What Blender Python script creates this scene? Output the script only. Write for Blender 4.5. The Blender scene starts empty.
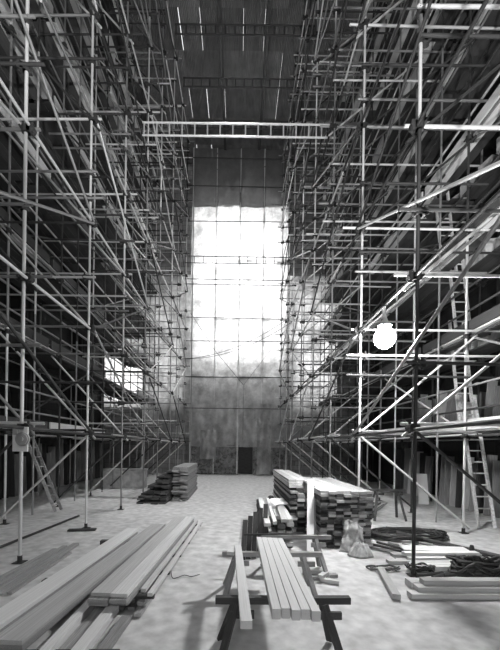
import bpy, bmesh, math, random
from mathutils import Vector, Matrix, noise
R = math.radians
rnd = random.Random(7)
scene = bpy.context.scene
COL = scene.collection

# ------------------------------------------------------------------ camera
cam_d = bpy.data.cameras.new('camera')
cam = bpy.data.objects.new('camera', cam_d)
COL.objects.link(cam)
cam.location = (0, 0, 1.75)
cam.rotation_euler = (R(90), R(-0.8), 0)
cam_d.sensor_fit = 'HORIZONTAL'
cam_d.sensor_width = 36
cam_d.lens = 345 / 500 * 36
cam_d.shift_x = 12 / 500
cam_d.shift_y = 122 / 500
cam_d.clip_start = 0.05
cam_d.clip_end = 200
scene.camera = cam
scene.view_settings.view_transform = 'Standard'
scene.view_settings.look = 'None'
scene.view_settings.gamma = 1
scene.view_settings.use_curve_mapping = False
scene.view_settings.exposure = 0.0
scene.cycles.use_denoising = True
scene.cycles.max_bounces = 8
scene.cycles.diffuse_bounces = 4
scene.cycles.transparent_max_bounces = 16
scene.cycles.sample_clamp_indirect = 6
scene.cycles.volume_bounces = 0

# ------------------------------------------------------------------ sky and lights
world = bpy.data.worlds.new('world'); scene.world = world; world.use_nodes = True
wn = world.node_tree; wn.nodes.clear()
wo = wn.nodes.new('ShaderNodeOutputWorld'); wb = wn.nodes.new('ShaderNodeBackground')
tc = wn.nodes.new('ShaderNodeTexCoord'); sx = wn.nodes.new('ShaderNodeSeparateXYZ'); cr = wn.nodes.new('ShaderNodeValToRGB')
wn.links.new(tc.outputs['Generated'], sx.inputs[0]); wn.links.new(sx.outputs['Z'], cr.inputs[0])
cr.color_ramp.elements[0].position = 0.0; cr.color_ramp.elements[0].color = (.25, .25, .25, 1)
cr.color_ramp.elements[1].position = 0.04; cr.color_ramp.elements[1].color = (1, 1, 1, 1)
wn.links.new(cr.outputs[0], wb.inputs[0]); wn.links.new(wb.outputs[0], wo.inputs[0])
wb.inputs[1].default_value = 1.7


def area(name, loc, rot, sx_, sy_, watts):
    l = bpy.data.lights.new(name, 'AREA'); l.shape = 'RECTANGLE'; l.size = sx_; l.size_y = sy_; l.energy = watts
    o = bpy.data.objects.new(name, l); COL.objects.link(o); o.location = loc; o.rotation_euler = rot
    return o


# daylight entering by the great window at the far end, and the aisle window; the rest is added fill
area('east_daylight', (0, 24.3, 11.9), (R(-80), 0, 0), 5.2, 9.4, 2300)
area('aisle_daylight', (-7.4, 23.9, 6.5), (R(-90), 0, 0), 2.8, 4.6, 700)
area('west_fill', (-2.0, -9.5, 10.5), (R(100), 0, R(-6)), 3.0, 5.0, 300)  # unseen soft fill added behind the camera
area('side_sheet_fill', (4.9, 23.9, 8.4), (R(-90), 0, 0), 2.4, 7.6, 420)  # added lamp, brightens the backdrop behind the far scaffold
area('side_sheet_fill', (-4.7, 23.9, 8.4), (R(-90), 0, 0), 2.0, 7.6, 170)  # added lamp, weaker twin on the other side
# unseen spot added below the roof to brighten the floor
hl = bpy.data.lights.new('floor_fill_spot', 'SPOT'); hl.energy = 6200; hl.spot_size = R(58); hl.spot_blend = .7; hl.shadow_soft_size = .5
ho_ = bpy.data.objects.new('floor_fill_spot', hl); COL.objects.link(ho_); ho_.location = (-.3, 11.6, 19.2); ho_.rotation_euler = (R(9), 0, 0)
# the photographer's floodlight behind the camera, aimed up the scaffolds
fl = bpy.data.lights.new('flood_behind', 'SPOT'); fl.energy = 5400; fl.spot_size = R(66); fl.spot_blend = .35; fl.shadow_soft_size = .15
fo = bpy.data.objects.new('flood_behind', fl); COL.objects.link(fo); fo.location = (.9, -3.8, 2.3); fo.rotation_euler = (R(90 + 42), 0, R(-3))


# ------------------------------------------------------------------ materials
def mat(name, base, rough=.7, metal=0.0, noise_scale=None, contrast=.25, bump=0.0, vary=0.0, stretch=(1, 1, 1), detail=4):
    m = bpy.data.materials.new(name); m.use_nodes = True
    nt = m.node_tree; b = nt.nodes['Principled BSDF']
    b.inputs['Base Color'].default_value = (base, base, base, 1)
    b.inputs['Roughness'].default_value = rough; b.inputs['Metallic'].default_value = metal
    if noise_scale:
        t = nt.nodes.new('ShaderNodeTexCoord'); mp = nt.nodes.new('ShaderNodeMapping'); mp.inputs['Scale'].default_value = stretch
        n = nt.nodes.new('ShaderNodeTexNoise'); n.inputs['Scale'].default_value = noise_scale; n.inputs['Detail'].default_value = detail
        nt.links.new(t.outputs['Object'], mp.inputs[0])
        oi = nt.nodes.new('ShaderNodeObjectInfo')
        ad = nt.nodes.new('ShaderNodeVectorMath'); ad.operation = 'ADD'
        ml = nt.nodes.new('ShaderNodeMath'); ml.operation = 'MULTIPLY'; ml.inputs[1].default_value = 37.0
        nt.links.new(oi.outputs['Random'], ml.inputs[0]); nt.links.new(mp.outputs[0], ad.inputs[0]); nt.links.new(ml.outputs[0], ad.inputs[1])
        nt.links.new(ad.outputs[0], n.inputs['Vector'])
        rp = nt.nodes.new('ShaderNodeMapRange')
        rp.inputs['From Min'].default_value = .3; rp.inputs['From Max'].default_value = .7
        rp.inputs['To Min'].default_value = base * (1 - contrast); rp.inputs['To Max'].default_value = base * (1 + contrast)
        nt.links.new(n.outputs['Fac'], rp.inputs['Value'])
        v = nt.nodes.new('ShaderNodeMapRange'); v.inputs['To Min'].default_value = 1 - vary; v.inputs['To Max'].default_value = 1 + vary
        nt.links.new(oi.outputs['Random'], v.inputs['Value'])
        m2 = nt.nodes.new('ShaderNodeMath'); m2.operation = 'MULTIPLY'
        nt.links.new(rp.outputs[0], m2.inputs[0]); nt.links.new(v.outputs[0], m2.inputs[1])
        cb = nt.nodes.new('ShaderNodeCombineColor')
        for i in range(3): nt.links.new(m2.outputs[0], cb.inputs[i])
        nt.links.new(cb.outputs[0], b.inputs['Base Color'])
        if bump:
            bp = nt.nodes.new('ShaderNodeBump'); bp.inputs['Strength'].default_value = bump; bp.inputs['Distance'].default_value = .02
            nt.links.new(n.outputs['Fac'], bp.inputs['Height']); nt.links.new(bp.outputs[0], b.inputs['Normal'])
    return m


def ashlar(name, base, bw, bh):
    m = mat(name, base, .9); nt = m.node_tree; b = nt.nodes['Principled BSDF']
    t = nt.nodes.new('ShaderNodeTexCoord'); s = nt.nodes.new('ShaderNodeSeparateXYZ'); c = nt.nodes.new('ShaderNodeCombineXYZ')
    a = nt.nodes.new('ShaderNodeMath'); a.operation = 'ADD'
    nt.links.new(t.outputs['Object'], s.inputs[0]); nt.links.new(s.outputs['X'], a.inputs[0]); nt.links.new(s.outputs['Y'], a.inputs[1])
    nt.links.new(a.outputs[0], c.inputs['X']); nt.links.new(s.outputs['Z'], c.inputs['Y'])
    br = nt.nodes.new('ShaderNodeTexBrick'); br.inputs['Scale'].default_value = 1; br.inputs['Brick Width'].default_value = bw
    br.inputs['Row Height'].default_value = bh; br.inputs['Mortar Size'].default_value = .012
    br.inputs['Color1'].default_value = (base * .8,) * 3 + (1,); br.inputs['Color2'].default_value = (base * 1.2,) * 3 + (1,)
    br.inputs['Mortar'].default_value = (base * .45,) * 3 + (1,)
    n = nt.nodes.new('ShaderNodeTexNoise'); n.inputs['Scale'].default_value = 1.3; n.inputs['Detail'].default_value = 6
    nt.links.new(c.outputs[0], br.inputs['Vector']); nt.links.new(c.outputs[0], n.inputs['Vector'])
    mx = nt.nodes.new('ShaderNodeMix'); mx.data_type = 'RGBA'; mx.blend_type = 'MULTIPLY'; mx.inputs['Factor'].default_value = .7
    nt.links.new(br.outputs['Color'], mx.inputs['A'])
    rp = nt.nodes.new('ShaderNodeValToRGB'); rp.color_ramp.elements[0].position = .3; rp.color_ramp.elements[0].color = (.35, .35, .35, 1)
    rp.color_ramp.elements[1].position = .65
    nt.links.new(n.outputs['Fac'], rp.inputs[0]); nt.links.new(rp.outputs[0], mx.inputs['B'])
    nt.links.new(mx.outputs['Result'], b.inputs['Base Color'])
    bp = nt.nodes.new('ShaderNodeBump'); bp.inputs['Strength'].default_value = .6; bp.inputs['Distance'].default_value = .03; bp.invert = True
    nt.links.new(br.outputs['Fac'], bp.inputs['Height']); nt.links.new(bp.outputs[0], b.inputs['Normal'])
    return m


def sheeting(name, clear, tint):
    m = bpy.data.materials.new(name); m.use_nodes = True; nt = m.node_tree; nt.nodes.clear()
    out = nt.nodes.new('ShaderNodeOutputMaterial')
    tr = nt.nodes.new('ShaderNodeBsdfTransparent'); tl = nt.nodes.new('ShaderNodeBsdfTranslucent'); df = nt.nodes.new('ShaderNodeBsdfDiffuse')
    gl = nt.nodes.new('ShaderNodeBsdfGlossy'); gl.inputs['Roughness'].default_value = .3
    tl.inputs['Color'].default_value = (tint,) * 3 + (1,); df.inputs['Color'].default_value = (.5, .5, .5, 1)
    t = nt.nodes.new('ShaderNodeTexCoord'); n = nt.nodes.new('ShaderNodeTexNoise'); n.inputs['Scale'].default_value = 3.5; n.inputs['Detail'].default_value = 10
    n.inputs['Distortion'].default_value = 1.2
    nt.links.new(t.outputs['Object'], n.inputs['Vector'])
    r = nt.nodes.new('ShaderNodeMapRange'); r.inputs['From Min'].default_value = .35; r.inputs['From Max'].default_value = .65
    r.inputs['To Min'].default_value = clear * .6; r.inputs['To Max'].default_value = min(1, clear * 1.5)
    nt.links.new(n.outputs['Fac'], r.inputs['Value'])
    n2 = nt.nodes.new('ShaderNodeTexNoise'); n2.inputs['Scale'].default_value = 1.1; n2.inputs['Detail'].default_value = 9; n2.inputs['Roughness'].default_value = .7
    nt.links.new(t.outputs['Object'], n2.inputs['Vector'])
    r2_ = nt.nodes.new('ShaderNodeMapRange'); r2_.inputs['From Min'].default_value = .38; r2_.inputs['From Max'].default_value = .62
    r2_.inputs['To Min'].default_value = tint * .45; r2_.inputs['To Max'].default_value = min(1, tint * 1.15); nt.links.new(n2.outputs['Fac'], r2_.inputs['Value'])
    cc = nt.nodes.new('ShaderNodeCombineColor')
    for q in range(3): nt.links.new(r2_.outputs[0], cc.inputs[q])
    nt.links.new(cc.outputs[0], tl.inputs['Color'])
    a = nt.nodes.new('ShaderNodeMixShader'); a.inputs[0].default_value = .22
    nt.links.new(tl.outputs[0], a.inputs[1]); nt.links.new(df.outputs[0], a.inputs[2])
    b = nt.nodes.new('ShaderNodeMixShader'); b.inputs[0].default_value = .05
    nt.links.new(a.outputs[0], b.inputs[1]); nt.links.new(gl.outputs[0], b.inputs[2])
    c = nt.nodes.new('ShaderNodeMixShader'); nt.links.new(r.outputs[0], c.inputs[0])
    nt.links.new(b.outputs[0], c.inputs[1]); nt.links.new(tr.outputs[0], c.inputs[2])
    nt.links.new(c.outputs[0], out.inputs[0])
    return m


M = dict(
    sheet_clear=sheeting('thin_polythene', .45, .6), sheet_side=sheeting('patched_polythene', .12, .8),
    floor=mat('dusty_concrete', .62, .85, noise_scale=6, contrast=.22, bump=.35, detail=15),
    stone=ashlar('pale_ashlar', .34, .62, .3), dark_stone=ashlar('shaded_ashlar', .022, .7, .34),  # the dark ashlar is stone coloured down for shade behind the scaffolds
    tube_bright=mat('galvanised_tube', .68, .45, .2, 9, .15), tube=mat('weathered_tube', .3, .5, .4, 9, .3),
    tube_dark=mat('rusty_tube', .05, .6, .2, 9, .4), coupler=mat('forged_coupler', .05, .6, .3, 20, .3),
    deck=mat('shaded_deck_board', .06, .85, noise_scale=6, contrast=.35, stretch=(1, 8, 8), vary=.35),  # deck colour lowered so the undersides read as shade
    deck_edge=mat('lit_deck_board', .6, .8, noise_scale=6, contrast=.2, stretch=(1, 8, 8), vary=.2),  # same boards in a lit tone for the deck edges
    wood=mat('sawn_softwood', .62, .75, noise_scale=3.5, contrast=.22, bump=.15, stretch=(1, 9, 9), vary=.22),
    wood_light=mat('planed_softwood', .78, .6, noise_scale=3, contrast=.12, bump=.08, stretch=(1, 9, 9), vary=.06),
    wood_old=mat('weathered_board', .34, .85, noise_scale=4, contrast=.35, bump=.3, stretch=(1, 6, 9), vary=.2),
    wood_dark=mat('dark_shaded_board', .07, .8, noise_scale=4, contrast=.4, bump=.3, stretch=(1, 8, 8), vary=.4),  # dark wood, also used to paint stack ends in shadow
    roof=mat('roof_sheet_metal', .16, .6, .1, 3, .25, vary=.2), beam=mat('alloy_beam', .75, .35, .3, 8, .1),
    beam_dark=mat('dark_steel_beam', .06, .6, .3), rubber=mat('black_cable', .03, .5), rope=mat('hemp_rope', .12, .9),
    cloth=mat('sacking', .5, .9, noise_scale=12, contrast=.4, bump=.5), paper=mat('white_paper', .85, .7),
    white=mat('white_paint', .8, .5), grey=mat('grey_enamel', .4, .4), rubble=mat('stone_block', .4, .9, noise_scale=5, contrast=.3, bump=.5, vary=.3),
    sheet=sheeting('polythene_sheet', .2, .9), sheet_old=sheeting('dusty_polythene', .15, 1.0), sheet_top=sheeting('dark_polythene', .05, .12),  # top row has the least clear share and the darkest tint
)
g = bpy.data.materials.new('leaded_glass'); g.use_nodes = True
nt = g.node_tree; nt.nodes.clear(); o_ = nt.nodes.new('ShaderNodeOutputMaterial'); mx_ = nt.nodes.new('ShaderNodeMixShader')
t_ = nt.nodes.new('ShaderNodeBsdfTransparent'); t_.inputs[0].default_value = (.85,) * 3 + (1,); l_ = nt.nodes.new('ShaderNodeBsdfGlossy'); l_.inputs['Roughness'].default_value = .05
mx_.inputs[0].default_value = .06; nt.links.new(t_.outputs[0], mx_.inputs[1]); nt.links.new(l_.outputs[0], mx_.inputs[2]); nt.links.new(mx_.outputs[0], o_.inputs[0])
M['glass'] = g
e = bpy.data.materials.new('lamp_glow'); e.use_nodes = True
eb = e.node_tree.nodes['Principled BSDF']; eb.inputs['Emission Color'].default_value = (1, 1, 1, 1); eb.inputs['Emission Strength'].default_value = 560
M['glow'] = e


# ------------------------------------------------------------------ mesh helpers
def link(name, me, m=None, parent=None, mtx=None):
    if m is not None and not me.materials: me.materials.append(M[m])
    o = bpy.data.objects.new(name, me); COL.objects.link(o)
    if parent is not None: o.parent = parent
    if mtx is not None: o.matrix_basis = mtx
    return o


def tag(o, label=None, cat=None, group=None, kind=None):
    if label: o['label'] = label
    if cat: o['category'] = cat
    if group: o['group'] = group
    if kind: o['kind'] = kind
    return o


def empty(name, loc=(0, 0, 0), rot=(0, 0, 0)):
    o = bpy.data.objects.new(name, None); COL.objects.link(o); o.location = loc; o.rotation_euler = rot
    o.empty_display_size = .1
    return o


def box_bm(bm, x0, x1, y0, y1, z0, z1, mtx=None):
    v = [bm.verts.new((x, y, z)) for x in (x0, x1) for y in (y0, y1) for z in (z0, z1)]
    for f in ((0, 1, 3, 2), (4, 6, 7, 5), (0, 4, 5, 1), (2, 3, 7, 6), (0, 2, 6, 4), (1, 5, 7, 3)):
        bm.faces.new([v[i] for i in f])
    if mtx is not None: bmesh.ops.transform(bm, matrix=mtx, verts=v)
    return v


def done(bm, name, smooth=False):
    bmesh.ops.recalc_face_normals(bm, faces=bm.faces)
    me = bpy.data.meshes.new(name); bm.to_mesh(me); bm.free()
    if smooth:
        for p in me.polygons: p.use_smooth = True
    return me


def box(name, x0, x1, y0, y1, z0, z1, m, parent=None):
    bm = bmesh.new(); box_bm(bm, x0, x1, y0, y1, z0, z1)
    return link(name, done(bm, name), m, parent)


def tube_bm(bm, a, b, r, n=8, hollow=False):
    a, b = Vector(a), Vector(b); d = (b - a); q = d.to_track_quat('Z', 'Y')
    rings = []
    seq = [(a, r), (b, r)]
    if hollow: seq = [(a + d.normalized() * .04, r * .8), (a, r * .8), (a, r), (b, r), (b, r * .8), (b - d.normalized() * .04, r * .8)]
    for p, rr in seq:
        rings.append([bm.verts.new(p + q @ Vector((rr * math.cos(2 * math.pi * i / n), rr * math.sin(2 * math.pi * i / n), 0))) for i in range(n)])
    for k in range(len(rings) - 1):
        for i in range(n):
            bm.faces.new((rings[k][i], rings[k][(i + 1) % n], rings[k + 1][(i + 1) % n], rings[k + 1][i]))
    bm.faces.new(rings[0][::-1]); bm.faces.new(rings[-1])


def unit_tube(m):
    bm = bmesh.new(); n = 8
    prof = [(-.5, .0), (-.5, 1.0), (.5, 1.0), (.5, .0)]
    # recessed bore at both ends
    prof = [(-.495, .8), (-.5, .8), (-.5, 1), (.5, 1), (.5, .8), (.495, .8)]
    rings = [[bm.verts.new((rr * math.cos(2 * math.pi * i / n), rr * math.sin(2 * math.pi * i / n), z)) for i in range(n)] for z, rr in prof]
    for k in range(len(rings) - 1):
        for i in range(n):
            f = bm.faces.new((rings[k][i], rings[k][(i + 1) % n], rings[k + 1][(i + 1) % n], rings[k + 1][i])); f.smooth = k == 2
    bm.faces.new(rings[0][::-1]); bm.faces.new(rings[-1])
    me = done(bm, 'tube_' + m); me.materials.append(M[m]); return me


UT = {k: unit_tube(k) for k in ('tube_bright', 'tube', 'tube_dark')}


def tube(name, a, b, kind, parent=None, r=.0242):
    a, b = Vector(a), Vector(b); d = b - a
    q = d.to_track_quat('Z', 'Y')
    mt = Matrix.Translation((a + b) / 2) @ q.to_matrix().to_4x4() @ Matrix.Diagonal((r, r, d.length, 1))
    return link(name, UT[kind], None, parent, mt)


UB = {}


def board_mesh(m, seed):
    """a sawn board one unit long, wide and thick, with slightly eased and uneven edges (runs along X)"""
    key = (m, seed)
    if key not in UB:
        rr = random.Random(seed); bm = bmesh.new(); n = 5; rings = []
        for k in range(n):
            x = -.5 + k / (n - 1); s = .5
            j = lambda a: a + rr.uniform(-.012, .012)
            c = .04
            pts = [(-s, -s + c), (-s + c * .5, -s), (s - c * .5, -s), (s, -s + c), (s, s - c), (s - c * .5, s), (-s + c * .5, s), (-s, s - c)]
            dz = rr.uniform(-.02, .02)
            rings.append([bm.verts.new((x, j(y), z + dz)) for y, z in pts])
        for k in range(n - 1):
            for i in range(8):
                bm.faces.new((rings[k][i], rings[k][(i + 1) % 8], rings[k + 1][(i + 1) % 8], rings[k + 1][i]))
        bm.faces.new(rings[0][::-1]); bm.faces.new(rings[-1])
        me = done(bm, 'board_' + m); me.materials.append(M[m]); UB[key] = me
    return UB[key]


def board(name, a, b, w, t, m, parent=None, roll=0.0, seed=None):
    """board whose underside centre line runs a -> b"""
    a, b = Vector(a), Vector(b); d = b - a
    xa = d.normalized(); up = Vector((0, 0, 1))
    if abs(xa.dot(up)) > .95: up = Vector((0, 1, 0))
    ya = up.cross(xa).normalized(); za = xa.cross(ya)
    rot = Matrix((xa, ya, za)).transposed().to_4x4() @ Matrix.Rotation(roll, 4, 'X')
    mid = (a + b) / 2 + (rot.to_3x3() @ Vector((0, 0, 1))) * (t / 2)
    mt = Matrix.Translation(mid) @ rot @ Matrix.Diagonal((d.length, w, t, 1))
    return link(name, board_mesh(m, rnd.randint(0, 3) if seed is None else seed), None, parent, mt)


def curve(name, pts, r, m, parent=None, smooth=True):
    """round cord swept along the points (Catmull-Rom when smooth)"""
    P = [Vector(p) for p in pts]
    if smooth:
        Q = []
        E = [P[0]] + P + [P[-1]]
        for i in range(1, len(E) - 2):
            for k in range(3):
                t = k / 3; a, b, c, d = E[i - 1:i + 3]
                Q.append(.5 * (2 * b + (c - a) * t + (2 * a - 5 * b + 4 * c - d) * t * t + (3 * b - a - 3 * c + d) * t ** 3))
        P = Q + [P[-1]]
    bm = bmesh.new(); n = 5; rings = []
    for i, p in enumerate(P):
        d = (P[min(i + 1, len(P) - 1)] - P[max(i - 1, 0)]).normalized()
        u = d.cross(Vector((.1, .2, 1))).normalized(); v = d.cross(u)
        rings.append([bm.verts.new(p + r * (u * math.cos(2 * math.pi * k / n) + v * math.sin(2 * math.pi * k / n))) for k in range(n)])
    for a, b in zip(rings, rings[1:]):
        for k in range(n): bm.faces.new((a[k], a[(k + 1) % n], b[(k + 1) % n], b[k]))
    bm.faces.new(rings[0][::-1]); bm.faces.new(rings[-1])
    return link(name, done(bm, name, True), m, parent)


ORD = 'first second third fourth fifth sixth seventh eighth ninth tenth eleventh twelfth thirteenth fourteenth fifteenth sixteenth seventeenth eighteenth nineteenth twentieth twenty-first twenty-second'.split()


# ------------------------------------------------------------------ setting
EY = 22.6           # the end wall
RZ = 20.1           # the temporary roof
XL, XR = -9.0, 7.6


def floor():
    bm = bmesh.new(); nx, ny = 84, 170
    x0, x1, y0, y1 = XL - .4, XR + .4, -10.4, EY + .8
    vs = [[None] * (ny + 1) for _ in range(nx + 1)]
    for i in range(nx + 1):
        for j in range(ny + 1):
            x = x0 + (x1 - x0) * i / nx; y = y0 + (y1 - y0) * j / ny
            z = -.012 + .010 * noise.noise((x * .9, y * .9, 0)) + .005 * noise.noise((x * 3, y * 3, 4))
            vs[i][j] = bm.verts.new((x, y, min(z, 0)))
    for i in range(nx):
        for j in range(ny):
            bm.faces.new((vs[i][j], vs[i + 1][j], vs[i + 1][j + 1], vs[i][j + 1]))
    o = link('floor', done(bm, 'floor', True), 'floor'); tag(o, kind='structure')


floor()


def wall_with_holes(name, y0, y1, x0, x1, z1, holes, m):
    """a wall across the nave; holes are (xa, xb, za, zb)"""
    bm = bmesh.new()
    xs = sorted({x0, x1} | {h[0] for h in holes} | {h[1] for h in holes}); zs = sorted({0, z1} | {h[2] for h in holes} | {h[3] for h in holes})
    for a, b in zip(xs, xs[1:]):
        for c, d in zip(zs, zs[1:]):
            if any(h[0] <= a and b <= h[1] and h[2] <= c and d <= h[3] for h in holes): continue
            box_bm(bm, a, b, y0, y1, c, d)
    o = link(name, done(bm, name), m); tag(o, kind='structure'); return o


wall_with_holes('wall_back', EY, EY + .7, XL, XR, RZ + .6, [(-2.6, 2.7, 7.2, 16.6), (-8.5, -6.3, 4.5, 8.4), (3.7, 6.1, 4.6, 12.2), (-5.7, -3.7, 4.6, 12.2)], 'stone')
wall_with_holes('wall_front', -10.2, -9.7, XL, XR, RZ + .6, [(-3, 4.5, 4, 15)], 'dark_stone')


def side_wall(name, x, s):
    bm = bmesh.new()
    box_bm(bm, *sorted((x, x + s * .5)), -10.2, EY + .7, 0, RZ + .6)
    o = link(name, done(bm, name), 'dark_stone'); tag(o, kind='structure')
    k = 0
    for y in (-5.5, -.6, 4.3, 9.2, 14.1, 19.0):
        bm = bmesh.new()
        box_bm(bm, *sorted((x, x - s * .35)), y - .55, y + .55, 0, RZ)
        for dy in (-.3, 0, .3):
            tube_bm(bm, (x - s * .38, y + dy, .5), (x - s * .38, y + dy, RZ - .4), .13, 10)
        box_bm(bm, *sorted((x, x - s * .6)), y - .68, y + .68, 0, .5)
        for z in (5.2, 11.4):
            box_bm(bm, *sorted((x, x - s * .58)), y - .65, y + .65, z, z + .28)
        link('pier', done(bm, 'pier'), 'dark_stone', o)
    for z in (5.25, 11.45, 17.2):
        bm = bmesh.new(); box_bm(bm, *sorted((x, x - s * .22)), -9.7, EY, z, z + .2); link('string_course', done(bm, 'string_course'), 'dark_stone', o)
    # arcade arches between the piers
    for y in (6.75, 11.65, 16.55):
        for zz in (3.2, 9.4):
            bm = bmesh.new(); n = 10; prev = None; pts = []
            for i in range(n + 1):
                a = math.pi * i / n; pts.append((y - 1.75 * math.cos(a), zz + 1.75 * math.sin(a) * (1.0)))
            for (ya, za), (yb, zb) in zip(pts, pts[1:]): tube_bm(bm, (x - s * .02, ya, za), (x - s * .02, yb, zb), .16, 6)
            link('arch_moulding', done(bm, 'arch'), 'dark_stone', o)


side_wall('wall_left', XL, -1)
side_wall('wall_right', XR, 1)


def window(n, xa, xb, za, zb, lights, pointed):
    o = bpy.data.objects.new('window_%d' % n, None); COL.objects.link(o); tag(o, kind='structure')
    w = (xb - xa) / lights; y = EY + .35
    bm = bmesh.new()
    for i in range(lights + 1):
        xx = xa + w * i; box_bm(bm, xx - .07, xx + .07, y - .12, y + .12, za, zb)
    box_bm(bm, xa, xb, y - .1, y + .1, za - .02, za + .14)
    nrow = 3
    zt = zb - w * 1.1
    for k in range(1, nrow + 1):
        zz = za + (zt - za) * k / nrow; box_bm(bm, xa, xb, y - .1, y + .1, zz - .06, zz + .06)
    link('mullion', done(bm, 'mullion'), 'stone', o)
    for i in range(lights):                       # trefoil-like spandrels closing every light
        bm = bmesh.new(); xc = xa + w * (i + .5); r = w / 2
        for s in (-1, 1):
            prev = None
            for k in range(9):
                a = math.pi / 2 * k / 8
                p = (xc + s * r * math.cos(a), zb - w * .75 + w * .6 * math.sin(a))
                if prev:
                    v = [bm.verts.new((prev[0], yy, prev[1])) for yy in (y - .08, y + .08)] + [bm.verts.new((p[0], yy, p[1])) for yy in (y - .08, y + .08)]
                    v += [bm.verts.new((prev[0], yy, zb)) for yy in (y - .08, y + .08)] + [bm.verts.new((p[0], yy, zb)) for yy in (y - .08, y + .08)]
                    for f in ((0, 1, 3, 2), (4, 6, 7, 5), (0, 2, 6, 4), (1, 5, 7, 3)): bm.faces.new([v[q] for q in f])
                prev = p
        link('tracery', done(bm, 'tracery'), 'stone', o)
        for k in range(nrow):
            z0 = za + (zt - za) * k / nrow; z1 = za + (zt - za) * (k + 1) / nrow
            box('pane', xc - w / 2 + .08, xc + w / 2 - .08, y - .01, y + .01, z0 + .07, (z1 - .07) if k < nrow - 1 else zb - .02, 'glass', o)


window(1, -2.6, 2.7, 7.2, 16.6, 5, True)
window(2, -8.5, -6.3, 4.5, 8.4, 3, True)
window(3, 3.7, 6.1, 4.6, 12.2, 3, True)  # added opening, lets fill light onto the sheets beside the nave
window(4, -5.7, -3.7, 4.6, 12.2, 3, True)  # added opening like the one before, with weaker fill


def roof():
    o = bpy.data.objects.new('ceiling', None); COL.objects.link(o); tag(o, kind='structure')
    pitch = .93; n = 12
    bm = bmesh.new()
    vs = []
    for j in (0, 1):
        row = []
        for i in range(n * 2 + 1):
            x = -pitch / 2 + pitch * i / (n * 2)
            row.append(bm.verts.new((x, j, .018 * (1 if i % 2 else -1))))
        vs.append(row)
    for i in range(n * 2): bm.faces.new((vs[0][i], vs[0][i + 1], vs[1][i + 1], vs[1][i]))
    me = done(bm, 'roof_sheet')
    L = 1.65; y = -10.3; row = 0
    while y < EY + .7:
        for i in range(19):
            x = XL + .2 + i * pitch - .05
            q = rnd.random(); w = 1.012
            if abs(x) < 3.6:
                w = .988 if q < .14 else .994 if q < .4 else 1.012
                if abs(x + 2.7) < pitch / 2 and q < .75: w = .965
            link('roof_sheet', me, 'roof', o, Matrix.Translation((x, y, RZ + .14 + .012 * (row % 2))) @ Matrix.Diagonal((w, L + .08, 1, 1)))
        y += L; row += 1


roof()


def lattice_beam(name, a, b, depth, m, rung, r=.024):
    """flat ladder-like beam: two chords joined by uprights; local frame at a"""
    a, b = Vector(a), Vector(b); o = empty(name, (a.x, a.y, a.z)); d = b - a; L = d.length; u = d.normalized()
    dn = Vector((0, 0, -depth))
    for k in (0, 1):
        bm = bmesh.new(); tube_bm(bm, dn * k - u * .05, dn * k + d + u * .05, r, 8, True); link('chord', done(bm, 'chord'), m, o)
    n = round(L / rung); bm = bmesh.new(); tube_bm(bm, dn, (0, 0, 0), r * .8, 6); me = done(bm, 'rung'); me.materials.append(M[m])
    for i in range(n + 1):
        link('rung', me, None, o, Matrix.Translation(u * (L * i / n)))
    return o


for i, (y, w) in enumerate(((10.5, 'first'), (12.65, 'second'), (14.8, 'nearest in view, at the top edge'), (16.95, 'middle one in view'), (19.15, 'last before the end sheeting'))):
    if i < 2:
        continue
    b = lattice_beam('roof_beam', (-2.9, y, RZ - .25), (3.0, y, RZ - .25), .42, 'beam_dark', .42, .03)
    tag(b, 'dark lattice beam carrying the sheet roof, ' + w, 'beam', 'lattice beams under the roof')
for x, w in ((-1.03, 'window-lamp far'), (1.05, 'lamp')):
    o = box('roof_purlin', x - .07, x + .07, -9, EY, RZ - .16, RZ + .06, 'beam_dark')
    tag(o, 'long dark timber purlin under the roof, ' + ('the one away from the floodlight' if x < 0 else 'the one nearer the floodlight side'), 'purlin', 'purlins under the roof')
b = lattice_beam('ladder_beam', (-2.85, 10.0, 11.12), (2.66, 10.0, 11.12), .37, 'beam', .38, .026)
tag(b, 'bright metal ladder beam bridging the nave high up between the scaffolds', 'beam')
b = lattice_beam('ladder_beam', (-3.1, 19.4, 12.45), (2.9, 19.4, 12.45), .38, 'tube_dark', .5, .026)
tag(b, 'dark ladder beam crossing in front of the glowing window', 'beam')


# ------------------------------------------------------------------ scaffolds
def coupler_mesh():
    bm = bmesh.new()
    tube_bm(bm, (0, 0, -.03), (0, 0, .03), .037, 8)
    tube_bm(bm, (.05, -.03, 0), (.05, .03, 0), .037, 8)
    box_bm(bm, .0, .05, -.03, .03, -.03, .03)
    tube_bm(bm, (-.03, -.05, 0), (-.03, .05, .0), .012, 5)
    tube_bm(bm, (.06, 0, -.05), (.06, 0, .06), .012, 5)
    me = done(bm, 'coupler'); me.materials.append(M['coupler']); return me


CM = coupler_mesh()


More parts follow.
